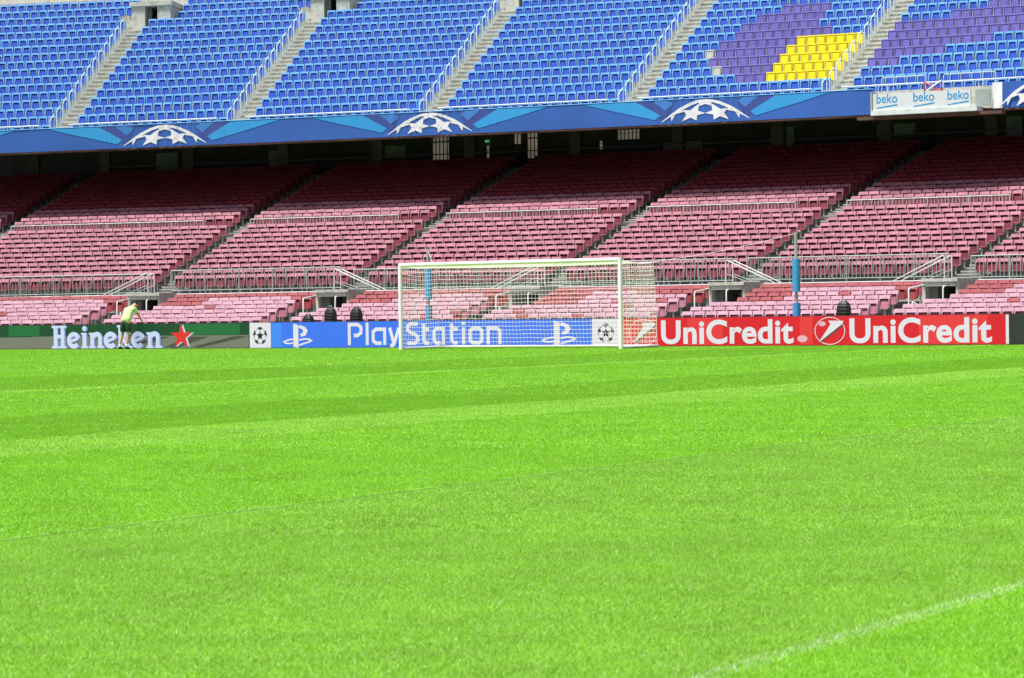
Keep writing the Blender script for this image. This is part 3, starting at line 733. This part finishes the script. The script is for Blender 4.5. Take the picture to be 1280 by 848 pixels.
rb = [(.0, .12), (.0, XH - .12), (.22, XH), (.78, XH), (1, XH - .12), (1, .12), (.78, 0), (.22, 0)]
pl(434.9, 453.4, [[(0, -.09), (0, 1.0), (.72, 1.0), (1, .86), (1, .56), (.72, .42), (.38, .42)]])
pl(456.7, 461.9, [[(.5, -.09), (.5, 1.09)]], .11)
A = [(1, -.09), (1, XH), (.25, XH), (0, XH - .13), (0, .13), (.25, 0), (.72, 0)]
pl(465, 483, [A]); pl(485, 501, [[(.05, XH + .08), (.42, .05), (.5, 0)], [(.98, XH + .08), (.5, -.02), (.34, -.12), (.1, -.12)]])
pl(507.8, 525, [[(1, 1.0), (.28, 1.0), (.02, .88), (.02, .68), (.28, .56), (.72, .46), (.98, .33), (.98, .13), (.72, 0), (-.02, 0)]])
T = [[(.1, 1.0), (.1, .13), (.4, 0), (1.0, 0)], [(.1, XH - .02), (1.05, XH - .02)]]
pl(528, 539, T); pl(541.5, 557, [A]); pl(563, 575, T); pl(577.5, 583, [[(.5, -.09), (.5, XH + .06)], [(.5, .93), (.5, 1.09)]], .12)
ribs = [(u, v) for u, v in rb]
x0 = bx(586.5) + .057; ww = bx(605) - bx(586.5) - .115
ribbon(mb, [(x0 + u * ww, .1425 + v * .6) for u, v in ribs], .115, bp, closed=True, lift=.003)
pl(609, 627, [[(0, -.09), (0, XH), (.75, XH), (1, XH - .13), (1, -.09)]])
add(mb, 'lettering', M['led_white'])
# red board
o, add = board(bx(775), bx(1261.5), M['led_red'], 'red screen with white bank lettering written twice beside round emblems')
for a, b in ((775.5, 785), (860, 905), (1000, 1016), (1150, 1235)):
    mb = MB(); rect(mb, bx(a), bx(b), .03, H - .015, bp, .001); add(mb, 'brighter_red', M['led_red2'])
for k, (p0, p1, e0, e1) in enumerate(((826.5, 992, 786, 822), (1062, 1240, 1018, 1057))):
    mb = MB(); text_into(mb, 'UniCredit', bx(p0), bx(p1), .06, .775, bp, .028, lift=.003); add(mb, 'lettering', M['led_white'])
    cx = (bx(e0) + bx(e1)) / 2; rr = .40
    mb = MB(); ring = arc(cx, .42, .46, .385, 0, 360, 40)[:-1]; ribbon(mb, ring, .022, bp, closed=True, lift=.004); add(mb, 'emblem_ring', M['led_white'])
    mb = MB(); mb.face([bp(cx - .34, .10, .006), bp(cx - .29, .13, .006), bp(cx + .40, .62, .006), bp(cx + .42, .70, .006), bp(cx - .04, .71, .006), bp(cx + .02, .60, .006)]); add(mb, 'emblem_stroke', M['led_white'])
    mb = MB(); mb.face([bp(cx - .36, .07, .004), bp(cx - .26, .10, .004), bp(cx + .43, .58, .004), bp(cx + .42, .66, .004)]); add(mb, 'emblem_shade', M['led_dgrey'])
mb = MB(); rect(mb, bx(1257.5), bx(1261.3), .03, H - .015, bp, .004); add(mb, 'white_end', M['led_white'])
mb = MB()
for px, z, r in ((1003, .2, .1), (1028, .62, .07)):
    c_ = [bp(*q, .003) for q in arc(bx(px), z, r * 1.6, r, 0, 360, 12)[:-1]]; mb.face(c_)
add(mb, 'light_spot', M['led_pinkish'])
o, add = board(bx(1261.8), bx(1340) + 3, M['rubber'], 'black unlit screen at the right end of the board row')

# ------------------------------------------------------------------ goal
goal = empty('goal', 'white football goal with a square netted back standing on the grass', 'goal', (0, 0, 0))
def post(mb, p0, p1, r=.06, n=16): mb.tube([p0, p1], r, n)
for sx in (-1, 1):
    mb = MB(); post(mb, (sx * 3.72, 0, -.05), (sx * 3.72, 0, 2.56)); mb.build('post', M['white_paint'], goal, True)
mb = MB(); post(mb, (-3.662, 0, 2.499), (3.662, 0, 2.499), .058); mb.build('crossbar', M['white_paint'], goal, True)
mb = MB(); mb.tube([(-3.72, .07, .035), (-3.78, 2.1, .05), (-3.70, 2.16, .05), (3.70, 2.16, .05), (3.78, 2.1, .05), (3.72, .07, .035)], .035, 8); mb.build('ground_frame', M['white_paint'], goal, True)
NB = 1.95
def netpt(kind, u, v):
    # u,v in 0..1 over the panel, slight sag
    if kind == 'back': x = -3.74 + 7.48 * u; return (x, NB + .16 * (1 - v) + .05 * math.sin(PI * v) * math.sin(7 * u + 1), .07 + 2.38 * v - .05 * math.sin(PI * u) * v - .008 * math.sin(40 * u))
    if kind == 'top': x = -3.72 + 7.44 * u; return (x, .05 + (NB - .05) * v, 2.50 - (.05 + .05 * math.sin(PI * u)) * v - .06 * math.sin(PI * v))
    sx = -1 if kind == 'l' else 1
    return (sx * (3.72 + .03 * math.sin(PI * u) + .04 * u * (1 - v)), .05 + (NB - .05 + .15 * (1 - v)) * u, .06 + (2.42 - .05 * u) * v - .05 * math.sin(PI * u) * (.4 + .6 * v) + .01 * math.sin(9 * v))
for kind, nu, nv, lab in (('back', 62, 20, None), ('top', 62, 16, None), ('l', 16, 20, None), ('r', 16, 20, None)):
    mb = MB(); seg = 8
    for i in range(nu + 1): mb.tube([netpt(kind, i / nu, j / seg) for j in range(seg + 1)], .0055, 3)
    for j in range(nv + 1): mb.tube([netpt(kind, i / (seg * 2), j / nv) for i in range(seg * 2 + 1)], .0055, 3)
    mb.build('net_panel', M['net'], goal)
POLE = [(-6.03, 3.12, ((.70, 1.30), (1.52, 2.50)), 'left'), (6.81, 3.29, ((.70, 1.23), (1.55, 2.51)), 'right')]
M['pad'] = mat('blue_foam_pad', (.04, .26, .56), .6, .12, 3)
for x, zt_, pads, where in POLE:
    o = empty('net_pole', f'grey net pole with blue foam padding behind the goal, on its {where} side', 'pole', (x, 5.0, 0), 0, 'padded net poles')
    mb = MB(); mb.tube([(0, 0, 0), (0, 0, zt_)], .045, 10); mb.build('pole', M['galv'], o, True)
    for a, b in pads:
        mb = MB(); mb.tube([(0, 0, a), (0, 0, a + .02), (0, 0, b - .02), (0, 0, b)], .115, 14); mb.build('pad', M['pad'], o, True)
    mb = MB(); mb.tube([(0, 0, zt_ - .05), (.10, -.02, zt_ + .03), (.16, -.02, zt_ + .02)], .02, 6); mb.build('hook', M['galv'], o)
    tgt = Vector(((-3.74 if x < 0 else 3.74), NB, 2.46)); 
    mb = MB(); pts = [Vector((x, 5.0, zt_ - .03)).lerp(tgt, t) - Vector((0, 0, .08 * math.sin(PI * t))) for t in [i / 8 for i in range(9)]]; mb.tube(pts, .0045, 4)
    mb.build('rope', M['net'], goal)

# ------------------------------------------------------------------ black speakers behind the boards
SPK = [(-10.45, 1.10, 'leftmost of the three'), (-9.55, 1.31, 'middle one of the three'), (-8.53, 1.30, 'rightmost of the three'), (8.50, 1.28, None)]
for i, (x, top, w) in enumerate(SPK):
    lab = f'black ribbed speaker behind the blue board, {w}' if w else 'lone black ribbed speaker behind the red board, by the right blue pole'
    o = empty('floor_speaker', lab, 'speaker', (x, 4.55, 0), random.uniform(-.2, .1), 'black ribbed speakers behind the boards')
    mb = MB(); n = 40; prof = []
    for k in range(n + 1):
        z = top * k / n; t = max(0, (z - top + .42) / .42); w_ = .205 * math.sqrt(max(.10, 1 - t ** 3.6)) * (1 if k % 3 else .95); prof.append((w_, z))
    for w_, z in prof:
        for q in range(12):
            a = 2 * PI * q / 12; ca, sa = math.cos(a), math.sin(a)
            mb.v.append((w_ * (abs(ca) ** .6) * (1 if ca > 0 else -1), .8 * w_ * (abs(sa) ** .6) * (1 if sa > 0 else -1), z))
    for k in range(n):
        for q in range(12): mb.f.append((k * 12 + q, k * 12 + (q + 1) % 12, (k + 1) * 12 + (q + 1) % 12, (k + 1) * 12 + q)); mb.m.append(0)
    mb.f.append(tuple(n * 12 + q for q in range(12))); mb.m.append(0)
    mb.build('ribbed_body', M['black'], o)
    mb = MB(); mb.tube([(-.06, 0, top - .02), (-.05, 0, top + .05), (.05, 0, top + .05), (.06, 0, top - .02)], .012, 6); mb.build('handle', M['galv'], o)
    mb = MB(); mb.tube([(0, 0, .0), (0, 0, .03)], .26, 14); mb.build('base', M['rubber'], o)

# ------------------------------------------------------------------ person leaning on the green board
per = empty('person', 'person in lime shirt and dark green shorts leaning over the green board', 'person', (-17.12, 3.30, 0))
def skin(name, verts, edges, radii, m, parent, root=0, sub=2):
    me = bpy.data.meshes.new(name); me.from_pydata(verts, edges, []); me.materials.append(m)
    o = link(name, me, parent)
    md = o.modifiers.new('skin', 'SKIN'); md.use_smooth_shade = True; md.branch_smoothing = .3
    if not me.skin_vertices: me.skin_vertices.new()
    for i, r in enumerate(radii):
        sv = me.skin_vertices[0].data[i]; sv.radius = r if isinstance(r, tuple) else (r, r); sv.use_root = (i == root)
    s = o.modifiers.new('sub', 'SUBSURF'); s.levels = sub; s.render_levels = sub
    return o
M['skin'] = mat('skin', (.50, .27, .18), .5); M['hair'] = mat('brown_hair', (.05, .03, .02), .6)
M['lime'] = mat('lime_shirt', (.50, .80, .27), .7, .05, 6); M['shorts'] = mat('dark_green_shorts', (.008, .05, .02), .7, .1, 8)
M['sock'] = mat('white_sock', (.75, .75, .75), .8); M['shoe'] = mat('dark_shoe', (.015, .015, .02), .5)
HIPL, HIPR = (-.12, .0, .90), (.11, .0, .90)
KL, KR = (-.20, .06, .49), (.08, .03, .49); AL, AR = (-.27, -.02, .09), (.06, -.06, .09)
SHL, SHR = (-.24, .30, 1.33), (.09, .34, 1.36)
EL, ER = (-.42, .42, 1.09), (.13, .52, 1.12); WL, WR = (-.42, .60, .90), (.21, .62, .90)
V = [(0, 0, .93), (-.02, .06, 1.08), (-.04, .20, 1.25), (-.04, .31, 1.38), (-.01, .38, 1.44), (.03, .44, 1.47), (.06, .50, 1.50), HIPL, KL, AL, (-.29, .10, .04), HIPR, KR, AR, (.07, .07, .04), SHL, EL, WL, SHR, ER, WR]
Ed = [(0, 1), (1, 2), (2, 3), (3, 4), (4, 5), (5, 6), (0, 7), (7, 8), (8, 9), (9, 10), (0, 11), (11, 12), (12, 13), (13, 14), (3, 15), (15, 16), (16, 17), (3, 18), (18, 19), (19, 20)]
Ra = [(.15, .12), (.14, .11), (.155, .11), (.12, .09), .055, .085, .092, .085, .056, .038, .035, .085, .056, .038, .035, .06, .042, .028, .06, .042, .028]
for W, sx in ((17, -1), (20, 1)):     # hands: palm and five fingers resting on the top edge of the board
    w = Vector(V[W]); base = len(V); V.append(tuple(w + Vector((.0, .06, -.02)))); Ed.append((W, base)); Ra.append((.036, .016))
    for q, (dx, ln) in enumerate(((-.032, .07), (-.011, .085), (.011, .08), (.031, .062))):
        a = len(V); V.append(tuple(w + Vector((dx, .11, -.025)))); V.append(tuple(w + Vector((dx * 1.15, .11 + ln * .7, -.045)))); Ed += [(base, a), (a, a + 1)]; Ra += [.009, .007]
    a = len(V); V.append(tuple(w + Vector((-sx * .05, .05, -.02)))); V.append(tuple(w + Vector((-sx * .065, .09, -.03)))); Ed += [(base, a), (a, a + 1)]; Ra += [.011, .008]
skin('body', V, Ed, Ra, M['skin'], per)
g = 1.13
skin('shirt', [(0, -.01, .87), (-.02, .06, 1.08), (-.04, .20, 1.25), (-.04, .31, 1.385), SHL, (-.33, .36, 1.20), SHR, (.115, .44, 1.22), (-.015, .36, 1.42)], [(0, 1), (1, 2), (2, 3), (3, 4), (4, 5), (3, 6), (6, 7), (3, 8)], [(.205, .165), (.18, .145), (.185, .14), (.15, .11), .085, .078, .085, .078, .068], M['lime'], per)
skin('shorts', [(0, .015, 1.02), (0, 0, .88), HIPL, (-.185, .05, .56), HIPR, (.085, .03, .56)], [(0, 1), (1, 2), (2, 3), (1, 4), (4, 5)], [(.172, .145), (.18, .15), .12, .10, .12, .10], M['shorts'], per)
for (a, k) in ((AL, KL), (AR, KR)):
    a = Vector(a); k = Vector(k)
    skin('sock', [tuple(a + Vector((0, 0, -.02))), tuple(a.lerp(k, .22))], [(0, 1)], [.048, .050], M['sock'], per)
    skin('shoe', [tuple(a + Vector((0, -.05, -.045))), tuple(a + Vector((0, .05, -.045))), tuple(a + Vector((-.01, .17, -.06)))], [(0, 1), (1, 2)], [.05, .05, (.045, .035)], M['shoe'], per)
skin('hair', [(.03, .425, 1.515), (.065, .49, 1.555)], [(0, 1)], [.088, .082], M['hair'], per)
for dx in (-.075, .085):
    skin('ear', [(.045 + dx, .455, 1.475), (.045 + dx * 1.12, .45, 1.50)], [(0, 1)], [.018, .016], M['skin'], per)
skin('nose', [(.08, .585, 1.47), (.085, .60, 1.455)], [(0, 1)], [.014, .016], M['skin'], per)

# ------------------------------------------------------------------ ground, pitch and grass
M['track'] = mat('track_grey', (.16, .16, .15), .9, .12, 1)
mb = MB(); mb.face([(-900, -900, -.06), (900, -900, -.06), (900, 900, -.06), (-900, 900, -.06)]); o = mb.build('ground', M['track']); tag(o, 'grey ground around the pitch', None, None, 'structure')
M['soil'] = mat('turf_base', (.12, .29, .012), .9, .20, 3)
nt_ = M['soil'].node_tree; b_ = nt_.nodes['Principled BSDF']; src = b_.inputs['Base Color'].links[0].from_socket
g_ = nt_.nodes.new('ShaderNodeNewGeometry'); sx_ = nt_.nodes.new('ShaderNodeSeparateXYZ'); nt_.links.new(g_.outputs['Position'], sx_.inputs[0])
fac = None
for xs_ in (29.31,):
    d_ = nt_.nodes.new('ShaderNodeMath'); d_.operation = 'COMPARE'; d_.inputs[1].default_value = xs_; d_.inputs[2].default_value = .035; nt_.links.new(sx_.outputs[0], d_.inputs[0])
    if fac is None: fac = d_.outputs[0]
    else:
        a_ = nt_.nodes.new('ShaderNodeMath'); a_.operation = 'MAXIMUM'; nt_.links.new(fac, a_.inputs[0]); nt_.links.new(d_.outputs[0], a_.inputs[1]); fac = a_.outputs[0]
mx_ = nt_.nodes.new('ShaderNodeMix'); mx_.data_type = 'RGBA'; nt_.links.new(fac, mx_.inputs[0]); nt_.links.new(src, mx_.inputs[6]); mx_.inputs[7].default_value = (.05, .13, .008, 1); nt_.links.new(mx_.outputs[2], b_.inputs['Base Color'])
mb = MB(); mb.face([(-60, -75, -.004), (60, -75, -.004), (60, BOARD_Y - .05, -.004), (-60, BOARD_Y - .05, -.004)]); o = mb.build('pitch', M['soil']); tag(o, 'green turf pitch with mown stripes', None, None, 'structure')
STR = [(-99, 0), (-9.5, 1), (-4.2, 0), (1.5, 1), (7.4, 2), (12.9, 3), (13.5, 0), (16.6, 1), (19.6, 2), (22.85, 4), (24.6, 1), (29.31, 5), (34.0, 6)]
# per stripe: lean along y, blade tone that paints in how the stripe catches light
LEAN = [.1, .2, -.95, .6, .6, .35, .2]; STRIPE_LIGHT = [.56, .64, .32, .86, .84, .03, .64]
def grass():
    zones = [(5.4, 11, 19000, .0026, .009, 25), (11, 18, 9000, .0042, .009, 19), (18, 30, 3400, .0075, .009, 16), (30, 48, 1200, .0125, .010, 15), (48, 90, 440, .022, .010, 14.5)]
    allv = []; tone = []; nb = 0
    for r0, r1, dens, w, h, hd in zones:
        half = math.tan(math.radians(12.4)); area = half * (r1 ** 2 - r0 ** 2) + 2 * 2.7 * (r1 - r0); n = int(area * dens)
        zz = RNG.uniform(r0, r1, int(n * 1.8)); keep = RNG.uniform(0, half * r1 + 2.7, len(zz)) < half * zz + 2.7; zz = zz[keep][:n]; n = len(zz)
        lat = RNG.uniform(-1, 1, n) * (half * zz + 2.7)
        x = CAM.x - zz * math.sin(TH) + lat * math.cos(TH); y = CAM.y + zz * math.cos(TH) + lat * math.sin(TH)
        ok = (y < BOARD_Y - .06) & ~((np.abs(x - 29.31 - .012 * np.sin(y * 5.1) - .008 * np.sin(y * 13)) < .034)) 
        x = x[ok]; y = y[ok]; n = len(x)
        idx = np.zeros(n, int)
        wob = .05 * np.sin(y * 1.3) + .03 * np.sin(y * 4.1)
        for k, (xs, st) in enumerate(STR): idx[x + wob * (xs < 33) > xs] = st
        lean = np.array(LEAN)[idx]; tn = np.array(STRIPE_LIGHT)[idx]
        hh = h * RNG.uniform(.55, 1.25, n); ww = w * RNG.uniform(.7, 1.35, n)
        yaw = RNG.uniform(0, 2 * PI, n); dx = np.cos(yaw) * ww / 2; dy = np.sin(yaw) * ww / 2
        lx = RNG.normal(0, .9, n) * hh; ly = (lean + RNG.normal(0, .9, n)) * hh
        P = np.zeros((n, 3, 3))
        P[:, 0] = np.stack([x - dx, y - dy, np.zeros(n) - .003], -1); P[:, 1] = np.stack([x + dx, y + dy, np.zeros(n) - .003], -1)
        P[:, 2] = np.stack([x + lx, y + ly, hh], -1)
        t = np.clip(tn + RNG.normal(0, .09, n), 0, 1)
        t[RNG.uniform(0, 1, n) < .025] = 1.5  # a few blades coloured pale as painted glints
        wear = (np.abs(x - 34.0) < .045) & (RNG.uniform(0, 1, n) < .30)
        t[wear] = 2.0
        allv.append(P.reshape(-1, 3)); tone.append(t); nb += n
    Vt = np.concatenate(allv).astype(np.float32); t = np.concatenate(tone).astype(np.float32)
    me = bpy.data.meshes.new('grass'); me.vertices.add(len(Vt)); me.vertices.foreach_set('co', Vt.ravel())
    me.loops.add(len(Vt)); me.loops.foreach_set('vertex_index', np.arange(len(Vt), dtype=np.int32))
    me.polygons.add(nb); me.polygons.foreach_set('loop_start', np.arange(0, nb * 3, 3, dtype=np.int32))
    at = me.attributes.new('tone', 'FLOAT', 'FACE'); at.data.foreach_set('value', t)
    me.update(calc_edges=True)
    m = bpy.data.materials.new('grass_blades'); m.use_nodes = True; nt = m.node_tree; b = nt.nodes['Principled BSDF']; out = nt.nodes['Material Output']
    an = nt.nodes.new('ShaderNodeAttribute'); an.attribute_name = 'tone'
    cr = nt.nodes.new('ShaderNodeValToRGB'); el = cr.color_ramp.elements
    half_ = nt.nodes.new('ShaderNodeMath'); half_.operation = 'MULTIPLY'; half_.inputs[1].default_value = .5
    nt.links.new(an.outputs['Fac'], half_.inputs[0]); nt.links.new(half_.outputs[0], cr.inputs[0])
    el[0].position = 0; el[0].color = (*GR[0], 1); el[1].position = 1; el[1].color = (.62, .70, .52, 1)
    for p, c_ in ((.16, GR[1]), (.30, GR[2]), (.5, GR[3]), (.52, GR[3])):
        e = el.new(p); e.color = (*c_, 1)
    geo = nt.nodes.new('ShaderNodeNewGeometry'); ns = nt.nodes.new('ShaderNodeTexNoise'); ns.inputs['Scale'].default_value = 1.1; ns.inputs['Detail'].default_value = 5
    nt.links.new(geo.outputs['Position'], ns.inputs['Vector'])
    mr = nt.nodes.new('ShaderNodeMapRange'); mr.inputs[1].default_value = .3; mr.inputs[2].default_value = .7; mr.inputs[3].default_value = .89; mr.inputs[4].default_value = 1.11
    nt.links.new(ns.outputs[0], mr.inputs[0])
    sc = nt.nodes.new('ShaderNodeVectorMath'); sc.operation = 'SCALE'; nt.links.new(cr.outputs[0], sc.inputs[0]); nt.links.new(mr.outputs[0], sc.inputs['Scale'])
    n2 = nt.nodes.new('ShaderNodeTexNoise'); n2.inputs['Scale'].default_value = 4.5; n2.inputs['Detail'].default_value = 6; n2.inputs['Roughness'].default_value = .7
    nt.links.new(geo.outputs['Position'], n2.inputs['Vector'])
    m2 = nt.nodes.new('ShaderNodeMapRange'); m2.inputs[1].default_value = .52; m2.inputs[2].default_value = .75; m2.inputs[3].default_value = 0; m2.inputs[4].default_value = .30
    nt.links.new(n2.outputs[0], m2.inputs[0])
    mp = nt.nodes.new('ShaderNodeMix'); mp.data_type = 'RGBA'; nt.links.new(m2.outputs[0], mp.inputs[0]); nt.links.new(sc.outputs[0], mp.inputs[6]); mp.inputs[7].default_value = (.36, .50, .17, 1)
    class _S: outputs = [mp.outputs[2]]
    sc = _S
    nt.links.new(sc.outputs[0], b.inputs['Base Color']); b.inputs['Roughness'].default_value = .42; b.inputs['Specular IOR Level'].default_value = .35
    tr = nt.nodes.new('ShaderNodeBsdfTranslucent'); nt.links.new(sc.outputs[0], tr.inputs[0]); mx = nt.nodes.new('ShaderNodeMixShader'); mx.inputs[0].default_value = .45
    nt.links.new(b.outputs[0], mx.inputs[1]); nt.links.new(tr.outputs[0], mx.inputs[2]); nt.links.new(mx.outputs[0], out.inputs[0])
    me.materials.append(m)
    tag(link('grass', me), 'short bright green mown grass of the pitch', 'grass', None, 'stuff')
#GR
GR = [(.225, .450, .036), (.190, .430, .028), (.205, .490, .005), (.27, .52, .06)]
grass()
# the rest of the stadium round the pitch
M['bowl'] = mat('far_stand_seats', (.10, .10, .20), .7, .2, .3)
mb = MB(); prof = [(0, 1.0), (22, 9), (22, 13), (48, 30)]
def ring(pts, d): return pts
cx0, cx1, cy0 = -52, 58, -128
for (d0, z0), (d1, z1) in zip(prof[:-1], prof[1:]):
    mb.face([(cx1 + d0, cy0 - d0, z0), (cx1 + d0, 30, z0), (cx1 + d1, 30, z1), (cx1 + d1, cy0 - d1, z1)])
    mb.face([(cx0 - d0, 30, z0), (cx0 - d0, cy0 - d0, z0), (cx0 - d1, cy0 - d1, z1), (cx0 - d1, 30, z1)])
    mb.face([(cx0 - d0, cy0 - d0, z0), (cx1 + d0, cy0 - d0, z0), (cx1 + d1, cy0 - d1, z1), (cx0 - d1, cy0 - d1, z1)])
o = mb.build('stadium_bowl', M['bowl']); tag(o, 'opposite stands of the stadium round the pitch', None, None, 'structure')

# ------------------------------------------------------------------ light
SUN_EL, SUN_AZ = math.radians(70), math.radians(205)      # azimuth measured from +y clockwise
w = bpy.data.worlds.new('World'); scene.world = w; w.use_nodes = True; nt = w.node_tree
sky = nt.nodes.new('ShaderNodeTexSky'); sky.sky_type = 'NISHITA'; sky.sun_disc = False; sky.sun_elevation = SUN_EL; sky.sun_rotation = SUN_AZ
sky.dust_density = 3; sky.air_density = 1.0; sky.ozone_density = .6
hs = nt.nodes.new('ShaderNodeHueSaturation'); hs.inputs['Saturation'].default_value = .45
nt.links.new(sky.outputs[0], hs.inputs['Color']); nt.links.new(hs.outputs[0], nt.nodes['Background'].inputs[0]); nt.nodes['Background'].inputs[1].default_value = .055
sl = bpy.data.lights.new('sun', 'SUN'); sl.energy = 3.6; sl.angle = math.radians(10); sl.color = (1, .96, .90)
so = bpy.data.objects.new('sun', sl); COL.objects.link(so)
dirv = Vector((math.sin(SUN_AZ) * math.cos(SUN_EL), math.cos(SUN_AZ) * math.cos(SUN_EL), math.sin(SUN_EL)))
so.rotation_euler = dirv.to_track_quat('Z', 'Y').to_euler(); so.location = (0, -30, 60)
vs = scene.view_settings; vs.view_transform = 'Standard'; vs.look = 'None'; vs.exposure = 1.14; vs.gamma = 1; vs.use_curve_mapping = False
cy = scene.cycles; cy.max_bounces = 6; cy.diffuse_bounces = 4; cy.use_denoising = True
